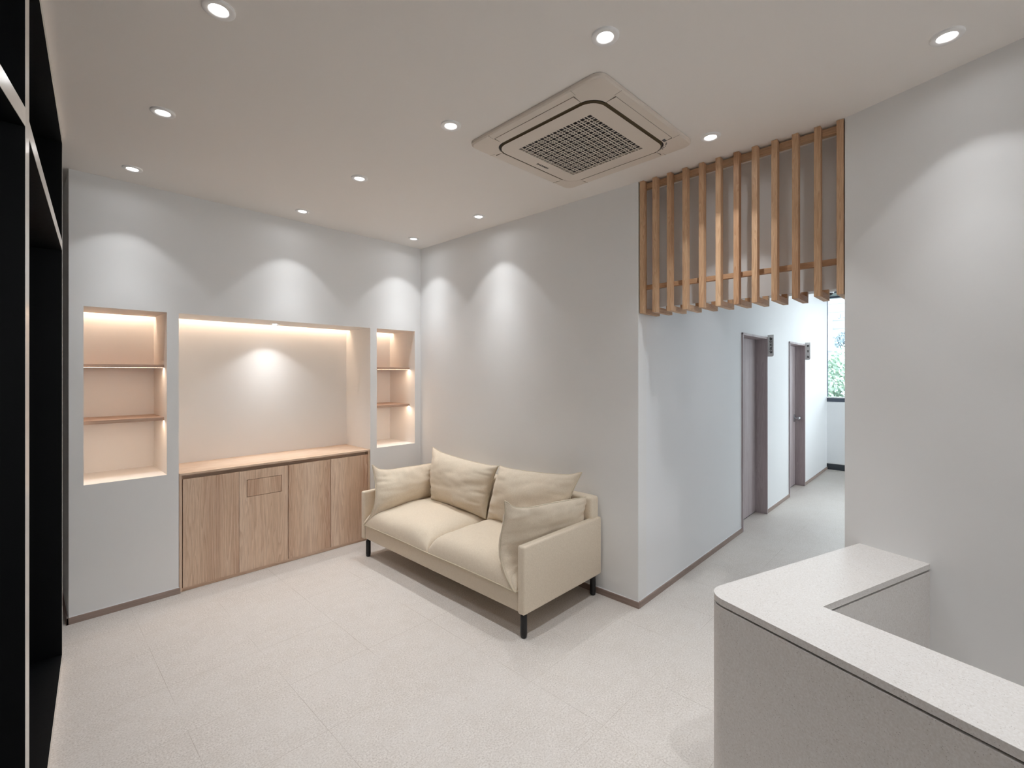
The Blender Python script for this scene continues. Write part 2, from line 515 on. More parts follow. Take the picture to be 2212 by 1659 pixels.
# projecting door signs
def door_sign(x, chars, lab, gap, size):
    e = empty('door_sign', (x, YC - .01 + (x - XB) * ROT, 1.9))
    tag(e, lab, 'sign', 'projecting door signs')
    y1 = e.location.y; y0 = y1 - .066
    bm = B()
    poly = [(y1, 2.162), (y0, 2.162)]
    for k in range(9):
        a = PI + k / 8 * PI / 2
        poly.append((y0 + .022 + .022 * math.cos(a), 1.9 + .022 + .022 * math.sin(a)))
    poly.append((y1, 1.9))
    lo = [bm.verts.new((x, p, q)) for p, q in poly]; hi = [bm.verts.new((x + .012, p, q)) for p, q in poly]
    bm.faces.new(lo); bm.faces.new(hi[::-1])
    for k in range(len(poly)): bm.faces.new((lo[k], hi[k], hi[(k + 1) % len(poly)], lo[(k + 1) % len(poly)]))
    obj('sign_plate', bm, 'sign_grey', e)
    bm = B(); box(bm, x - .003, x + .015, y1 - .012, y1, 1.9, 2.162, .002)
    obj('mounting_strip', bm, 'sign_grey', e)
    n_ = len(chars)
    for k, ch in enumerate(chars):
        z = gap[0] + (gap[1] - gap[0]) * k / (n_ - 1)
        text('lettering', ch, size, (x - .001, y1 - .037, z), (PI / 2, 0, -PI / 2), 'ink', e, bold=.0008)
door_sign(6.245, '\ub180\uc774\uce58\ub8cc\uc2e4', 'grey projecting sign with five black characters beside the nearer door', (2.113, 1.955), .040)
door_sign(8.182, '\uc6d0\uc7a5\uc2e4', 'grey projecting sign with three spaced characters beside the farther door', (2.108, 1.945), .034)

# end wall with the window
XE = 9.87
bm = B()
box(bm, XE, XE + .25, -1.2, 1.9, 0, 1.195)
struct(obj('wall_end', bm, 'corridor_paper'))
bm = B(); box(bm, XE - .012, XE, -1.2, 1.72, .0, .105, .003); struct(obj('baseboard_end', bm, 'window_black'))
bm = B(); box(bm, XE - .016, XE, -1.2, 1.72, .105, .125, .002); struct(obj('trim_5', bm, 'sign_grey'))
wn = struct(empty('window_1', (XE + .12, 0, 1.195)))
bm = B()
box(bm, XE - .01, XE + .10, -1.2, 1.75, 1.195, 1.262, .003)
box(bm, XE - .01, XE + .10, -1.2, 1.75, 3.02, H, .003)
box(bm, XE + .05, XE + .10, -1.2, -1.14, 1.262, 3.02)
box(bm, XE + .05, XE + .10, 1.712, 1.75, 1.262, 3.02)
obj('window_frame', bm, 'window_frame', wn)
bm = B(); box(bm, XE - .02, XE + .05, -1.2, 1.75, 1.262, 1.282, .002); obj('window_sill', bm, 'sign_grey', wn)
bm = B(); box(bm, XE + .072, XE + .078, -1.14, 1.712, 1.262, 3.02); obj('window_pane', bm, 'window_glass', wn)
# lowered lintel in front of the window
bm = B(); box(bm, XE - .42, XE - .01, -1.2, 1.72, 3.045, H, .002); struct(obj('trim_6', bm, 'window_frame'))
# far side of the corridor, unseen, widened to let more daylight onto the wall
bm = B()
box(bm, 3.30, 4.9, .30, .454, 0, H)
box(bm, 4.75, 4.9, -1.35, .30, 0, H)
box(bm, 4.75, 10.12, -1.35, -1.2, 0, .65)
box(bm, 4.75, 7.9, -1.35, -1.2, .65, H)
box(bm, 9.7, 10.12, -1.35, -1.2, .65, H)
box(bm, 7.9, 9.7, -1.35, -1.2, 3.02, H)
struct(obj('wall_far', bm, 'corridor_paper'))
w2_ = struct(empty('added_window_2', (7.4, -1.3, .65)))  # unseen side window, added to brighten the corridor wall opposite
bm = B()
for z in ((.65, .71), (2.96, 3.02)): box(bm, 7.9, 9.7, -1.33, -1.25, z[0], z[1])
for x in (7.9, 8.77, 9.64): box(bm, x, x + .06, -1.33, -1.25, .71, 2.96)
obj('window_frame', bm, 'window_frame', w2_)
bm = B(); box(bm, 7.96, 9.64, -1.292, -1.286, .71, 2.96); obj('window_pane', bm, 'window_glass', w2_)

# dome camera on the corridor ceiling
e = empty('security_camera', (9.05, 1.53, H)); tag(e, 'small dark dome camera with a white ring on the corridor ceiling', 'camera')
bm = B(); lathe(bm, [(.0, H), (.058, H), (.058, H - .075), (.050, H - .085), (.0, H - .085)], 32, 9.05, 1.53); obj('mount', bm, 'white_plastic', e, True)
bm = B(); lathe(bm, [(.048, H - .082)] + [(.048 * math.cos(a), H - .082 - .048 * math.sin(a)) for a in [k * PI / 16 for k in range(1, 9)]], 32, 9.05, 1.53)
obj('dome', bm, 'cord_dark', e, True)
bm = B(); tube(bm, [Vector((9.05 + .051 * math.cos(a), 1.53 + .051 * math.sin(a), H - .085)) for a in [k * PI / 16 for k in range(32)]], .006, 8, True)
obj('ring', bm, 'white_plastic', e, True)

# ------------------------------------------------------------------ downlights
PROFILE = [(84, 0.0), (70, .008), (52, .012), (42.5, .018), (39.5, .085), (36.5, .13), (32, .165), (27, .26), (20, .53), (12, .86), (0, 1.0)]
WIDE = [(84, 0.0), (62, .008), (51, .020), (46.5, .15), (41, .26), (34, .38), (26, .58), (16, .85), (0, 1.0)]
def spot(name, parent, loc, w, ang=None, blend=None, size=.013, prof=None):
    prof = prof or PROFILE
    l = bpy.data.lights.new(name, 'SPOT'); l.energy = w; l.spot_size = ang or SPOT_ANGLE; l.spot_blend = blend or SPOT_BLEND
    l.shadow_soft_size = size; l.color = SPOT_COL
    # photometric profile of the lamp: bright core, faint shoulder, clean cut-off
    l.use_nodes = True; n = l.node_tree; em = n.nodes['Emission']
    tc = n.nodes.new('ShaderNodeTexCoord'); sp = n.nodes.new('ShaderNodeSeparateXYZ'); n.links.new(tc.outputs['Normal'], sp.inputs[0])
    ab = n.nodes.new('ShaderNodeMath'); ab.operation = 'ABSOLUTE'; n.links.new(sp.outputs[2], ab.inputs[0])
    mr = n.nodes.new('ShaderNodeMapRange'); mr.inputs[1].default_value = .08; mr.inputs[2].default_value = 1.0
    n.links.new(ab.outputs[0], mr.inputs[0])
    rp = n.nodes.new('ShaderNodeValToRGB'); rp.color_ramp.interpolation = 'LINEAR'
    n.links.new(mr.outputs[0], rp.inputs[0])
    el = rp.color_ramp.elements
    while len(el) < len(prof): el.new(.5)
    for k, (deg, val) in enumerate(prof):
        el[k].position = max(0, (math.cos(math.radians(deg)) - .08) / .92); el[k].color = (val, val, val, 1)
    n.links.new(rp.outputs[0], em.inputs['Strength'])
    lo = bpy.data.objects.new(name, l); COL.objects.link(lo); lo.parent = parent; lo.location = loc
    return lo
trim_me = None; lens_me = None
def downlight(x, y, z, label, w=1.0, group='recessed ceiling downlights', rs=1.0):
    global trim_me, lens_me
    e = empty('downlight', (x, y, z)); tag(e, label, 'ceiling light', group)
    if trim_me is None:
        bm = B(); lathe(bm, [(.0560, -.0002), (.0560, -.006), (.053, -.009), (.036, -.0085), (.0325, -.0055), (.0315, -.0012)], 48)
        t = obj('trim_ring', bm, 'lamp_trim', e, True, local=True); trim_me = t.data
        bm = B(); cyl(bm, 0, 0, -.0042, -.0012, .032, .032, 40); lns = obj('lens', bm, 'lamp_lens', e, local=True); lens_me = lns.data
    else:
        for nm, me in (('trim_ring', trim_me), ('lens', lens_me)):
            o_ = bpy.data.objects.new(nm, me); COL.objects.link(o_); o_.parent = e; o_.scale = (rs, rs, 1)
    spot('lamp_light', e, (0, 0, -.022), SPOT_W * w)
    return e
G1, G2, G3 = .517, 1.655, 2.785
DL = [
 (G1, 4.045, 'downlight in front of the left niche, nearest the niche wall on the left', .85),
 (G1, 3.055, 'second downlight from the niche wall in the left row', .9),
 (G1, 2.037, 'downlight at the top edge of the picture in the left row', .9),
 (G2, 4.057, 'downlight above the wide middle niche, nearest the niche wall', 1.0),
 (G2, 3.080, 'second downlight from the niche wall in the middle row', 1.0),
 (G2, 2.056, 'downlight directly left of the ceiling air conditioner', 1.0),
 (G2, 1.054, 'large bright downlight in front of the air conditioner at the top centre', 1.0),
 (G3, 4.062, 'downlight closest to the room corner', 1.1),
 (G3, 3.071, 'downlight near the side wall above the sofa', 1.2),
 (G3, 1.057, 'downlight between the air conditioner and the wooden slats', 1.6),
 (2.623, .040, 'downlight at the upper right beside the angled wall', .68),
]
for x, y, lb, w in DL: downlight(x, y, H, lb, w)
# unseen lamps continuing the grid, added to balance the room's light
for k, (x, y) in enumerate([(G1, 1.05), (G1, .04), (G2, .04), (G2, -1.0), (G1, -1.0)]):
    downlight(x, y, H, ('added downlight out of frame, above the floor before the black shelving', 'added unseen downlight directly over the spot the picture is taken from',
        'added unseen downlight over the rounded corner of the reception desk', 'added unseen downlight over the far end of the reception desk', 'added unseen downlight behind the viewer by the added high rear window')[k], .45 if x == G1 else 1.15, 'added downlights over the reception side')
# unseen corridor lamps, added to lift the light at its near end
for k, (x, y) in enumerate([(4.35, 1.02), (6.6, 1.02)]):
    downlight(x, y, H, ('added unseen downlight on the corridor ceiling behind the slat screen', 'added unseen downlight on the corridor ceiling between the two doors')[k], (1.0, .5)[k], 'added corridor downlights')
# little downlight inside the middle niche (tilted eyeball)
e = empty('niche_spotlight', (1.637, 4.630, NT)); tag(e, 'tiny tilted spotlight in the top of the wide middle niche', 'ceiling light')
bm = B(); lathe(bm, [(.042, -.0003), (.042, -.004), (.036, -.006), (.026, -.005), (.024, -.0008)], 40); obj('trim_ring', bm, 'lamp_trim', e, True, local=True)
bm = B(); cyl(bm, -.004, .0, -.009, -.001, .018, .019, 32, Matrix.Rotation(-.12, 4, 'X')); obj('lens', bm, 'lamp_lens', e, local=True)
spot('lamp_light', e, (0, 0, -.02), 25, math.radians(172), .05, .012, WIDE)

# ------------------------------------------------------------------ LED strips in the coves over the niches
for (a, b_, lb) in ((.294, .763, 'warm led strip hidden above the left niche'), (.838, 2.463, 'warm led strip hidden above the wide middle niche'), (2.536, 3.005, 'warm led strip hidden above the right niche')):
    bm = B(); box(bm, a + .005, b_ - .005, 4.815, 4.85, NT + .088, NT + .0995)
    tag(obj('led_strip', bm, 'led_warm' if b_ - a > 1 else 'led_small'), lb, 'light strip', 'cove led strips')

# ------------------------------------------------------------------ niche shelves
YS = 4.462
sh = None
def shelf(x0, x1, z0, z1, label):
    e = empty('wall_shelf', ((x0 + x1) / 2, YS, z0)); tag(e, label, 'shelf', 'shelves in the side niches')
    bm = B(); box(bm, x0 + .001, x1 - .001, YS, 4.869, z0, z1, .001)
    obj('shelf_board', bm, 'ash_shelf', e)
    bm = B(); q_ = [bm.verts.new(p) for p in ((x0 + .002, YS + .006, z0 - .0002), (x0 + .002, YS + .020, z0 - .0002), (x1 - .002, YS + .020, z0 - .0002), (x1 - .002, YS + .006, z0 - .0002))]; bm.faces.new(q_)
    obj('led_strip', bm, 'led_shelf', e)
shelf(.294, .763, 1.742, 1.765, 'upper ash shelf in the left niche')
shelf(.294, .763, 1.334, 1.359, 'lower ash shelf in the left niche')
shelf(2.536, 3.005, 1.740, 1.763, 'upper ash shelf in the narrow right niche')
shelf(2.536, 3.005, 1.332, 1.357, 'lower ash shelf in the narrow right niche')

# ------------------------------------------------------------------ low cabinet
e = empty('low_cabinet', (1.65, 4.6, 0)); tag(e, 'low ash wood cabinet with four doors built under the middle niche', 'cabinet')
cx0, cx1 = .842, 2.460
YF = 4.364
bm = B(); box(bm, cx0, cx1, YF - .003, 4.869, .904, .921, .001); obj('countertop', bm, 'ash_top', e)
bm = B()
box(bm, cx0, cx0 + .018, YF, 4.86, .004, .904, .001); box(bm, cx1 - .018, cx1, YF, 4.86, .004, .904, .001)
box(bm, cx0 + .018, cx1 - .018, 4.84, 4.86, .004, .904)
obj('carcass', bm, 'ash_door', e)
bm = B(); box(bm, cx0 + .018, cx1 - .018, YF + .060, YF + .075, .80, .904); obj('finger_rail', bm, 'ash_top', e)
bm = B(); box(bm, cx0 + .018, cx1 - .018, YF + .012, YF + .030, .0, .028); obj('plinth', bm, 'ash_top', e)
dx = [.864, 1.2580, 1.6535, 2.0485, 2.438]
for k in range(4):
    a, b_ = dx[k] + (.0016, .0010, .0022, .0020)[k], dx[k + 1] - (.0010, .0022, .0020, .0016)[k]
    dr = empty('door', (0, 0, 0)); dr.parent = e
    bm = B()
    if k == 1:
        # door with a flush rectangular access panel cut into it
        px0, px1, pz0, pz1 = 1.316, 1.600, .649, .796
        for bx in ((a, px0, .030, .873), (px1, b_, .030, .873), (px0, px1, .030, pz0), (px0, px1, pz1, .873)):
            box(bm, bx[0], bx[1], YF, YF + .018, bx[2], bx[3])
        bmesh.ops.remove_doubles(bm, verts=bm.verts, dist=1e-5)
    else:
        box(bm, a, b_, YF, YF + .018, .030, .873, .0008)
    bpy.data.objects.remove(dr)
    dr = obj('door', bm, 'ash_door', e)
    if k == 1:
        g_ = .0034
        bm = B(); box(bm, px0 + g_, px1 - g_, YF - .0006, YF + .0170, pz0 + g_, pz1 - g_, .0008); obj('access_panel', bm, 'ash_door', dr)
        bm = B()
        box(bm, px0, px1, YF + .0175, YF + .0185, pz0, pz1); obj('panel_gap', bm, 'dark_inside', dr)

# ------------------------------------------------------------------ wooden slat screen over the opening
e = empty('slat_screen', (XB + .02, 1.07, 2.12)); tag(e, 'oak slat screen of twelve hooked battens hanging over the corridor opening', 'screen')
ys = [1.674, 1.576, 1.468, 1.358, 1.247, 1.139, 1.029, .923, .814, .706, .597, .491]
zb = [2.132] * 12
SW, SD = .032, .046
for y in ys:
    bm = B()
    box(bm, XB, XB + SD, y - SW, y, 2.130, H - .002, .0015)
    s = obj('slat', bm, 'oak_slat', e)
    bm = B(); box(bm, XB + SD, 3.335, y - SW, y, 2.130, 2.166, .0015)
    box(bm, 3.300, 3.335, y - SW, y, 2.166, 2.195)
    obj('hook_arm', bm, 'oak_leg', s)
bm = B(); box(bm, XB + SD, XB + SD + .03, .46, 1.672, H - .050, H - .010, .001); obj('rail', bm, 'oak_rail', e)
bm = B(); box(bm, XB + SD, XB + SD + .03, .46, 1.672, 2.306, 2.338, .001); obj('rail', bm, 'oak_rail', e)

# ------------------------------------------------------------------ ceiling air conditioner
ac = empty('air_conditioner', (2.315, 1.645, H)); ac.rotation_euler.z = math.radians(-1.9)
tag(ac, 'square cream ceiling cassette air conditioner with a dark woven grille', 'air conditioner')
def rrect(h, r, n_=10, hy=None):
    hy = h if hy is None else hy
    pts = []
    for cx_, cy_, a0 in ((h - r, hy - r, 0), (-h + r, hy - r, 90), (-h + r, -hy + r, 180), (h - r, -hy + r, 270)):
        for k in range(n_ + 1):
            a = math.radians(a0 + 90 * k / n_); pts.append((cx_ + r * math.cos(a), cy_ + r * math.sin(a)))
    return pts
def ringface(bm, A_, B_):
    k = len(A_)
    for i in range(k): bm.faces.new((A_[i], A_[(i + 1) % k], B_[(i + 1) % k], B_[i]))
# outer frame: thin edge, gentle slope, with the square hole for the middle panel
bm = B()
loops = [(.478, .055, -.001), (.478, .055, -.016), (.470, .052, -.022), (.3755, .095, -.033), (.3755, .095, -.010)]
prev = None
for h_, r_, z_ in loops:
    cur = [bm.verts.new((x, y, z_)) for x, y in rrect(h_, r_)]
    if prev: ringface(bm, prev, cur)
    prev = cur
fr = obj('panel_frame', bm, 'ac_plastic', ac, local=True)
# dark gap bed behind the middle panel
bm = B(); q = [bm.verts.new((x, y, -.024)) for x, y in rrect(.376, .095)]; bm.faces.new(q)
obj('air_gap', bm, 'ac_gap_dark', ac, local=True)
# four swing louvres with brown air slots
for k in range(4):
    R_ = Matrix.Rotation(k * PI / 2, 4, 'Z')
    bm = B(); box(bm, -.287, .287, .378, .432, -.0345, -.0310, .0008, mtx=None)
    for v_ in bm.verts:
        if v_.co.y > .40: v_.co.z += .0055
    bmesh.ops.transform(bm, matrix=R_, verts=bm.verts)
    lv = obj('louvre', bm, 'ac_plastic', ac, local=True)
    bm = B(); box(bm, -.287, .287, .3665, .3775, -.0335, -.0300); bmesh.ops.transform(bm, matrix=R_, verts=bm.verts)
    obj('air_slot', bm, 'ac_gap', lv, local=True)
    bm = B()
    for bx in ((-.2885, -.2872, .378, .434), (.2872, .2885, .378, .434), (-.2885, .2885, .4322, .4332)):
        box(bm, bx[0], bx[1], bx[2], bx[3], -.0325 if bx[2] < .4 else -.0278, -.024)
    bmesh.ops.transform(bm, matrix=R_, verts=bm.verts)
    obj('seam', bm, 'seam_grey', lv, local=True)
# middle panel with hole for the grille
bm = B()
GH = .262
outer = rrect(.366, .088)
# ring from rounded square to the square hole
def sq(h, n_=11):
    pts = []
    tot = n_
    for a, b_ in (((h, 0), (0, h)), ((0, h), (-h, 0)), ((-h, 0), (0, -h)), ((0, -h), (h, 0))):
        for k in range(tot):
            t = k / (tot - 1)
            # walk the corner: first half along one edge, second along the other
            if a[0] != 0: c_ = (a[0], b_[1])
            else: c_ = (b_[0], a[1])
            if t <= .5: s_ = t / .5; pts.append((a[0] + (c_[0] - a[0]) * s_, a[1] + (c_[1] - a[1]) * s_))
            else: s_ = (t - .5) / .5; pts.append((c_[0] + (b_[0] - c_[0]) * s_, c_[1] + (b_[1] - c_[1]) * s_))
    return pts
lo = [(x, y, -.030) for x, y in outer]
lp = [[bm.verts.new(p) for p in lo], [bm.verts.new((x * .985, y * .985, -.040)) for x, y in outer]]
ringface(bm, lp[0], lp[1])
for f_ in bm.faces: f_.material_index = 1
hole = [bm.verts.new((x, y, -.040)) for x, y in sq(GH)]
ringface(bm, lp[1], hole)
hole2 = [bm.verts.new((x, y, -.016)) for x, y in sq(GH)]
ringface(bm, hole, hole2)
mp_ = obj('grille_panel', bm, ['ac_plastic', 'ac_gap'], ac, local=True)
bm = B(); q = [bm.verts.new((x, y, -.0160)) for x, y in sq(GH)]; bm.faces.new(q); bmesh.ops.remove_doubles(bm, verts=bm.verts, dist=1e-5)
obj('grille_back', bm, 'dark_inside', ac, local=True)
# woven grille: bars alternately wide and narrow spaced in both directions
bm = B()
pos = []; t = -GH; wide, narrow, bar = .0240, .0130, .0053
k = 0
pitch = (2 * GH) / 11.0
for k in range(12):
    c_ = -GH + k * pitch
    if k < 11:
        pos.append(c_ + wide); pos.append(c_ + wide + bar + narrow)
pos = [p for p in pos if p < GH - .01]
for p in pos:
    box(bm, p, p + bar, -GH, GH, -.0400, -.0382)
    box(bm, -GH, GH, p, p + bar, -.0398, -.0380)
obj('grille', bm, 'ac_plastic', ac, local=True)
tx = bpy.data.curves.new('brand_lettering', 'FONT'); tx.body = 'SAMSUNG'; tx.size = .0225; tx.align_x = 'CENTER'; tx.align_y = 'CENTER'; tx.extrude = .0004; tx.offset = .0004
tx.space_character = 1.05; tx.materials.append(M['grey_ink'])
to = text_mesh('brand_lettering', tx); to.parent = ac; to.location = (.012, .316, -.0405); to.rotation_euler = (0, PI, 0)
bm = B(); box(bm, .262, .290, -.402, -.384, -.0345, -.0325); obj('display_window', bm, 'display_grey', ac, local=True)
bm = B()
for k, (x, y) in enumerate(((.312, -.388), (.326, -.378), (.340, -.366), (.352, -.352), (.362, -.338))): box(bm, x, x + .007, y, y + .005, -.0345, -.0320)
obj('status_icons', bm, 'display_grey', ac, local=True)
# corner covers' faint seams
for k in range(4):
    R_ = Matrix.Rotation(k * PI / 2, 4, 'Z')
    for sx in (-1, 1):
        bm = B()
        vs = box(bm, sx * .300 - .0004, sx * .300 + .0004, .434, .474, -.0262, -.0205)
        for v_ in vs:
            v_.co.z = (-.0268 + (v_.co.y - .434) / .04 * .0042) if v_.co.z < -.023 else v_.co.z
        for v_ in vs: v_.co = R_ @ v_.co
        obj('corner_seam', bm, 'seam_grey', fr, local=True)

# ------------------------------------------------------------------ sofa
sf = empty('sofa', (2.62, 3.0, 0)); tag(sf, 'beige linen two-seat sofa with loose cushions and black legs against the side wall', 'sofa')
YR, YL, XF, XK = 1.985, 4.032, 2.182, 3.066
ZB, ZA, ZK = .167, .603, .762
PT = .056
def rbox(name, x0, x1, y0, y1, z0, z1, bev, parent, seg=4, mname='linen', sm=True):
    bm = B(); box(bm, x0, x1, y0, y1, z0, z1, bev, seg)
    return obj(name, bm, mname, parent, sm)
arms = []
for s, (a, b_) in enumerate(((YR, YR + PT), (YL - PT, YL))):
    ar = rbox('arm_panel', XF, XK, a, b_, ZB, ZA, .017, sf)
    arms.append(ar)
    # stitched seam over the top edge
    bm = B(); yy = (b_ - .012) if s == 0 else (a + .012)
    tube(bm, [Vector((XF + .02, yy, ZA - .0015)), Vector((2.6, yy, ZA - .0012)), Vector((XK - .02, yy, ZA - .0015))], .0022, 6)
    obj('seam', bm, 'linen_pipe', ar, True)
rbox('seat_rail', XF + .012, XK - .06, YR + PT - .005, YL - PT + .005, ZB, .300, .022, sf)
rbox('back_panel', XK - .105, XK - .002, YR + .020, YL - .020, .20, ZK, .028, sf)
leg_me = None
for (x, y) in ((2.233, 2.031), (2.225, 3.975), (3.030, 2.040), (3.030, 3.975)):
    if leg_me is None:
        bm = B(); lathe(bm, [(.0, .004), (.014, .0), (.020, .006), (.0225, .03), (.0215, .140), (.018, .149), (.0, .149)], 28)
        l_ = obj('leg', bm, 'black_leg', sf, True, local=True); leg_me = l_.data
        bm = B(); lathe(bm, [(.0125, .148), (.0125, .169)], 24)
        c_ = obj('collar', bm, 'black_leg', l_, True, local=True); col_me = c_.data
    else:
        l_ = bpy.data.objects.new('leg', leg_me); COL.objects.link(l_); l_.parent = sf
        c_ = bpy.data.objects.new('collar', col_me); COL.objects.link(c_); c_.parent = l_
    l_.location = Vector((x, y, 0)) - sf.location

def cushion(name, corners, nrm, Tf, Tb, parent, seed, pinch=.05, p=2.6, q=.42, wr=.007, N=34, shape=None, ears=(), pipe=.0045, pipe_name='piping', corner_pull=.0):
    """loose cushion: corners = 4 rim points (u-,v-),(u+,v-),(u+,v+),(u-,v+); nrm = outward normal of the show face"""
    c00, c10, c11, c01 = [Vector(c_) for c_ in corners]
    nv = Vector(nrm).normalized()
    shape0 = shape
    def shape(u, v_):
        d_ = shape0(u, v_) if shape0 else Vector((0, 0, 0))
        for (u0, v0, wu, wv_, vec) in ears:
            d_ = d_ + Vector(vec) * math.exp(-((u - u0) / wu) ** 2 - ((v_ - v0) / wv_) ** 2)
        return d_
    def base(u, v_):
        # edges bow inwards between the corners
        uu = u * (1 - pinch * (1 - v_ * v_)); vv = v_ * (1 - pinch * (1 - u * u))
        a, b_ = (uu + 1) / 2, (vv + 1) / 2
        return c00 * (1 - a) * (1 - b_) + c10 * a * (1 - b_) + c11 * a * b_ + c01 * (1 - a) * b_
    def th(u, v_):
        return (max(0, 1 - abs(u) ** p) * max(0, 1 - abs(v_) ** p)) ** q
    bm = B()
    ts = [math.sin(PI / 2 * (2 * k / N - 1)) for k in range(N + 1)]
    sides = []
    rim = {}
    off = Vector((seed * 7.3, seed * 3.1, seed * 5.7))
    for sgn, T in ((1, Tf), (-1, Tb)):
        g_ = []
        for i, u in enumerate(ts):
            row = []
            for j, v_ in enumerate(ts):
                edge = i in (0, N) or j in (0, N)
                P = base(u, v_)
                if edge:
                    if (i, j) not in rim:
                        if shape: P = P + shape(u, v_)
                        rim[(i, j)] = bm.verts.new(P)
                    row.append(rim[(i, j)]); continue
                t_ = th(u, v_)
                P = P + nv * sgn * T * t_
                # broad dents and fine creases that run in from the seam
                n1 = noise.noise((P + off) * 4.0)
                n2 = noise.noise(Vector((P.x * 9, P.y * 9, P.z * 22)) + off)
                rg = 1 - abs(noise.noise(Vector((P.x * 2.4, P.y * 2.4, P.z * 4.0)) + off * 1.7)) * 5
                n2 += max(0, rg) * -1.0
                n3 = noise.noise(Vector((u * 2.2, v_ * 9, seed)) + off) * abs(u) ** 3 + noise.noise(Vector((u * 9, v_ * 2.2, seed + 4)) + off) * abs(v_) ** 3
                P = P + nv * sgn * (wr * 1.6 * n1 + wr * .35 * n2 + wr * 1.5 * n3) * min(1, t_ * 1.6)
                if shape: P = P + shape(u, v_)
                row.append(bm.verts.new(P))
            g_.append(row)
        sides.append(g_)
    for g_ in sides:
        for i in range(N):
            for j in range(N):
                bm.faces.new((g_[i][j], g_[i + 1][j], g_[i + 1][j + 1], g_[i][j + 1]))
    path = [rim[(i, 0)].co.copy() for i in range(N)] + [rim[(N, j)].co.copy() for j in range(N)] + [rim[(i, N)].co.copy() for i in range(N, 0, -1)] + [rim[(0, j)].co.copy() for j in range(N, 0, -1)]
    o_ = obj(name, bm, 'linen', parent, True)
    subsurf(o_, 1)
    if pipe:
        bm = B(); tube(bm, path, pipe, 7, True)
        obj(pipe_name, bm, 'linen_pipe', o_, True)
    return o_

# seat cushions: seam low, crowned top
ymid = 2.990
def seat_shape(u, v_):
    return Vector((0, 0, 0))
for (y0, y1, sd) in ((YR + PT + .004, ymid - .002, 1), (ymid + .002, YL - PT - .004, 2)):
    cushion('seat_cushion', [(2.172, y0, .306), (2.172, y1, .306), (2.98, y1, .322), (2.98, y0, .322)][0:1] + [(2.98, y0, .322), (2.98, y1, .322), (2.172, y1, .306)],
            (0, 0, 1), .150, .020, sf, sd, pinch=.006, p=7.0, q=.38, wr=.006, N=44, ears=((0, 0, .75, .75, (0, 0, .022)),))
# back cushions leaning on the back panel
cushion('back_cushion', [(2.775, 3.745, .445), (2.775, 2.975, .440), (2.895, 2.945, .872), (2.860, 3.830, .932)], (-1, 0, .25), .150, .10, sf, 3, pinch=.06, p=2.8, q=.50, wr=.017, N=44, ears=((-1, 1, .16, .16, (0, .012, .022)), (1, 1, .15, .14, (0, -.008, .010))))
cushion('back_cushion', [(2.775, 2.950, .440), (2.775, 2.180, .445), (2.930, 2.085, .925), (2.895, 2.915, .880)], (-1, 0, .25), .150, .10, sf, 4, pinch=.06, p=2.8, q=.50, wr=.017, N=44, ears=((-1, 1, .14, .14, (0, .005, .008)), (1, 1, .15, .16, (0, -.014, .022))))
# big loose arm cushions, tucked down between seat and arm at the front
def armshape(sgn):
    def f(u, v_):
        # u: front(-1)..back(+1), v: bottom..top ; belly over the seat edge, strongest at the front
        k = (1 - v_ * v_) * (1 - .45 * v_) * (.55 - .45 * u)
        return Vector((-.015 * k, sgn * .105 * k, 0))
    return f
cushion('arm_cushion', [(2.168, YR + PT + .012, .306), (2.965, YR + PT + .03, .42), (3.000, YR + .075, .755), (2.150, YR + .118, .842)], (0, 1, .12), .115, .075, sf, 5, pinch=.07, p=2.6, q=.50, wr=.016, N=44, ears=((-1, 1, .10, .14, (-.012, .006, .040)), (-.55, 1, .35, .5, (0, 0, -.012)), (.1, .3, .8, .6, (0, .02, 0))), shape=armshape(1))
cushion('arm_cushion', [(2.168, YL - PT - .012, .306), (2.965, YL - PT - .03, .42), (2.960, YL - .085, .770), (2.235, YL - .125, .822)], (0, -1, .12), .115, .075, sf, 6, pinch=.07, p=2.6, q=.50, wr=.016, N=44, ears=((-1, 1, .10, .14, (-.012, -.006, .036)), (-.55, 1, .35, .5, (0, 0, -.012)), (.1, .3, .8, .6, (0, -.02, 0))), shape=armshape(-1))

# ------------------------------------------------------------------ reception desk
def fillet(pts, radii, n_=14):
    out = []
    k = len(pts)
    for i, p in enumerate(pts):
        r = radii[i]; P = Vector(p)
        if not r: out.append((P.x, P.y)); continue
        a = (Vector(pts[i - 1]) - P).normalized(); b_ = (Vector(pts[(i + 1) % k]) - P).normalized()
        ang = a.angle(b_); d = r / math.tan(ang / 2)
        c_ = P + (a + b_).normalized() * (r / math.sin(ang / 2))
        s0 = P + a * d - c_; s1 = P + b_ * d - c_
        t0 = math.atan2(s0.y, s0.x); t1 = math.atan2(s1.y, s1.x); dt = (t1 - t0 + PI) % (2 * PI) - PI
        for q in range(n_ + 1):
            t = t0 + dt * q / n_; out.append((c_.x + r * math.cos(t), c_.y + r * math.sin(t)))
    return out
dk_pts = [(3.0655, .388), (1.954, .769), (1.173, -1.479), (1.586, -1.545), (2.134, .385), (2.9645, .103)]
dk = empty('reception_desk', (2.0, .2, 0)); tag(dk, 'L-shaped speckled grey stone reception desk with a rounded corner', 'desk')
ZD = .80
poly = fillet(dk_pts, [0, .095, 0, 0, 0, 0], 20)
bm = B(); prism(bm, poly, ZD - .026, ZD, .0012); obj('desk_top', bm, 'desk_stone', dk)
cc = Vector((1.95, .1))
def inset(pts, d):
    out = []; k = len(pts)
    for i in range(k):
        p0, p1, p2 = Vector(pts[i - 1]), Vector(pts[i]), Vector(pts[(i + 1) % k])
        n1 = Vector((-(p1 - p0).y, (p1 - p0).x)).normalized(); n2 = Vector((-(p2 - p1).y, (p2 - p1).x)).normalized()
        bis = (n1 + n2).normalized(); out.append(tuple(p1 + bis * (d / max(.3, bis.dot(n1)))))
    return out
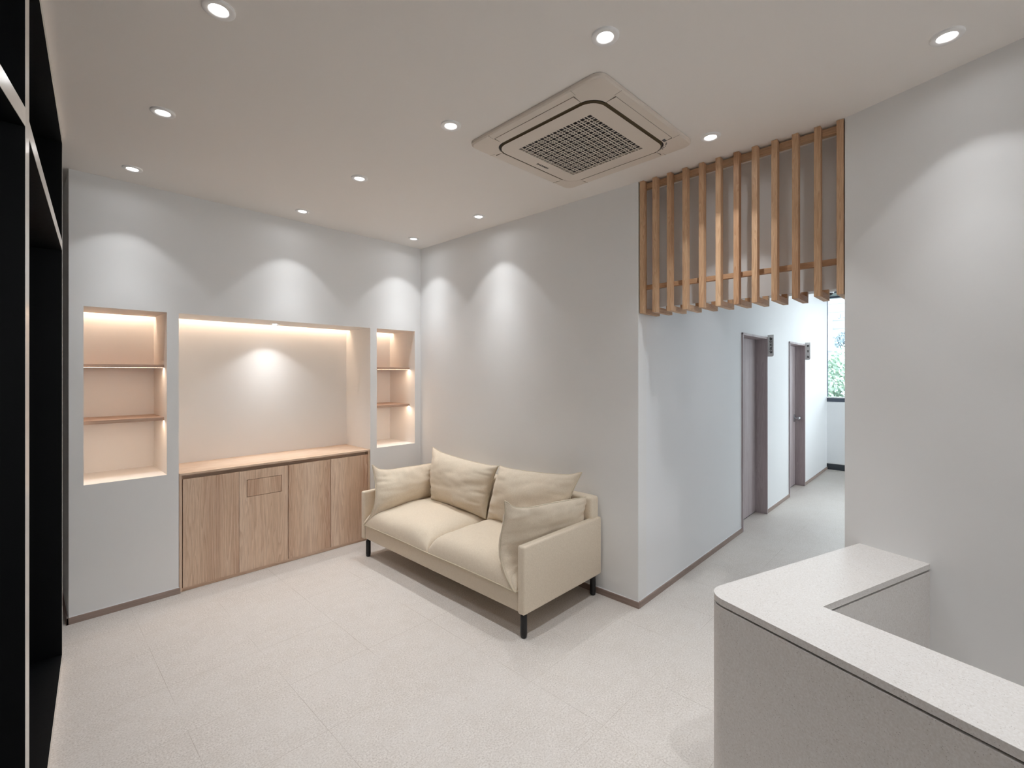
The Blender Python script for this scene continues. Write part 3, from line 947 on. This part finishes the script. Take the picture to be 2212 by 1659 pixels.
ins = inset(dk_pts, .014)
inn = fillet(ins, [0, .082, 0, 0, 0, 0], 20)
bm = B(); prism(bm, inn, ZD - .0345, ZD - .026); obj('shadow_gap', bm, 'dark_inside', dk)
bod = fillet(inset(dk_pts, -.0008), [0, .096, 0, 0, 0, 0], 20)
bm = B(); prism(bm, [p for p in poly], 0, ZD - .0345, .0012); obj('desk_body', bm, 'desk_stone', dk)

# ------------------------------------------------------------------ black shelving on the left
def shelving(P, d, L, depth, label, T0, T1, cut=None):
    """carcass whose pale front edges run from P along d; cut = direction of its first side (away from the room)"""
    P = Vector(P); d = Vector(d).normalized(); nr = Vector((d.y, -d.x))
    if nr.x > 0: nr = -nr
    cut = Vector(cut).normalized() if cut else nr
    cut = cut / cut.dot(nr)
    e = empty('black_shelving', (P.x, P.y, 0)); tag(e, label, 'shelving', 'black shelving bays on the left')
    def bx(nm, s0, s1, q0, q1, z0, z1, m_, par=e):
        c0 = cut if s0 <= T0 + 1e-6 else nr
        c1 = cut if s1 <= T0 + 1e-6 else nr
        pts = [P + d * s0 + c0 * q0, P + d * s1 + c1 * q0, P + d * s1 + c1 * q1, P + d * s0 + c0 * q1]
        bm = B(); prism(bm, [(p.x, p.y) for p in pts], z0, z1)
        return obj(nm, bm, m_, par)
    E_ = .0012
    def part(nm, s0, s1, q1, z0, z1, ez0=None):
        a = bx(nm, s0, s1, E_, q1, z0, z1, 'black_board'); bx('edge_band', s0, s1, 0, E_, ez0 or z0, z1, 'cream_edge', a)
    if T0 > 0: part('side_panel', 0, T0, depth, 0, H - .002)
    part('side_panel', L - T1, L, depth, 0, H - .002)
    bx('back_panel', T0, L - T1, depth - .012, depth, 0, H - .002, 'black_board')
    part('shelf_board', T0, L - T1, depth - .012, 2.420, 2.474)
    part('top_board', T0, L - T1, depth - .012, H - .032, H - .002)
    part('bottom_board', T0, L - T1, depth - .012, 0, .045)
    return e
d1 = Vector((-.0848, -.9964)).normalized(); P1 = Vector((.166, 3.833))
shelving(P1, d1, 1.865, .42, 'tall black open shelving bay with pale edges, the one nearer the niche wall', .018, .095)
P2 = P1 + d1 * 1.8655
n1_ = Vector((d1.y, -d1.x)); n1_ = -n1_ if n1_.x > 0 else n1_
shelving(P2, (-.188, -.982), 1.5, .42, 'tall black open shelving bay with pale edges at the far left edge', 0.0, .018, cut=n1_)

# ------------------------------------------------------------------ outside the window
e = empty('building', (30, 6, 0)); tag(e, 'pale building across the street behind the window', 'building')
bm = B(); box(bm, 30, 38, -14, 20, -1.0, 5.85); fb = obj('facade', bm, 'facade', e)
bm = B()
for z in (3.6, 4.05, 4.5, 4.95, 5.4): box(bm, 29.97, 30, -14, 20, z, z + .03)
obj('panel_joints', bm, 'facade_line', fb)
bm = B(); box(bm, 29.6, 30, 4.95, 5.3, 2.9, 4.75, .02); obj('pilaster', bm, 'white_plastic', e)
for k in range(9):
    bm = B(); box(bm, 29.93, 30, 4.7 - k * .22 - .09, 4.7 - k * .22, 4.62, 4.85)
    obj('window', bm, 'facade_line', e)
random.seed(4)
def foliage(name, pts, leafn, size, m_, parent=None):
    bm = B()
    for k in range(leafn):
        c_, r_ = random.choice(pts)
        while True:
            d = Vector((random.uniform(-1, 1), random.uniform(-1, 1), random.uniform(-1, 1)))
            if .1 < d.length < 1: break
        p = Vector(c_) + d.normalized() * (d.length ** .4) * r_
        a = Vector((random.gauss(0, 1), random.gauss(0, 1), random.gauss(0, 1))).normalized()
        b_ = a.orthogonal().normalized(); c2 = a.cross(b_)
        s = size * random.uniform(.6, 1.3)
        q = [bm.verts.new(p + b_ * s), bm.verts.new(p + c2 * s * .55), bm.verts.new(p - b_ * s), bm.verts.new(p - c2 * s * .55)]
        bm.faces.new(q)
    return obj(name, bm, m_, parent)
tag(foliage('hedge', [((17 + random.uniform(-.4, .6), 1.2 + .35 * k, 1.2 + .9 * random.random()), .75) for k in range(9)] +
            [((16.6, 1.6 + .4 * k, .2), .8) for k in range(6)], 9000, .075, 'hedge_leaf'), 'pale green bushes right outside the window', 'hedge', kind='stuff')
tr = empty('tree', (22, 3.1, 0)); tag(tr, 'small round grey-green tree outside the window above the bushes', 'tree')
bm = B(); tube(bm, [Vector((22, 3.0, -1)), Vector((22, 3.05, 1.9)), Vector((22, 3.25, 2.85))], .06, 8); tube(bm, [Vector((22, 3.05, 2.0)), Vector((22, 2.8, 2.9))], .035, 6)
obj('trunk', bm, 'bark', tr, True)
foliage('crown', [((22, 3.25, 3.0), .30), ((22, 2.95, 3.15), .38), ((22, 3.38, 2.85), .18)], 1300, .05, 'tree_leaf', tr)
bm = B(); box(bm, -40, 60, -40, 40, -1.2, -1.0); struct(obj('ground_outside', bm, 'paving'))
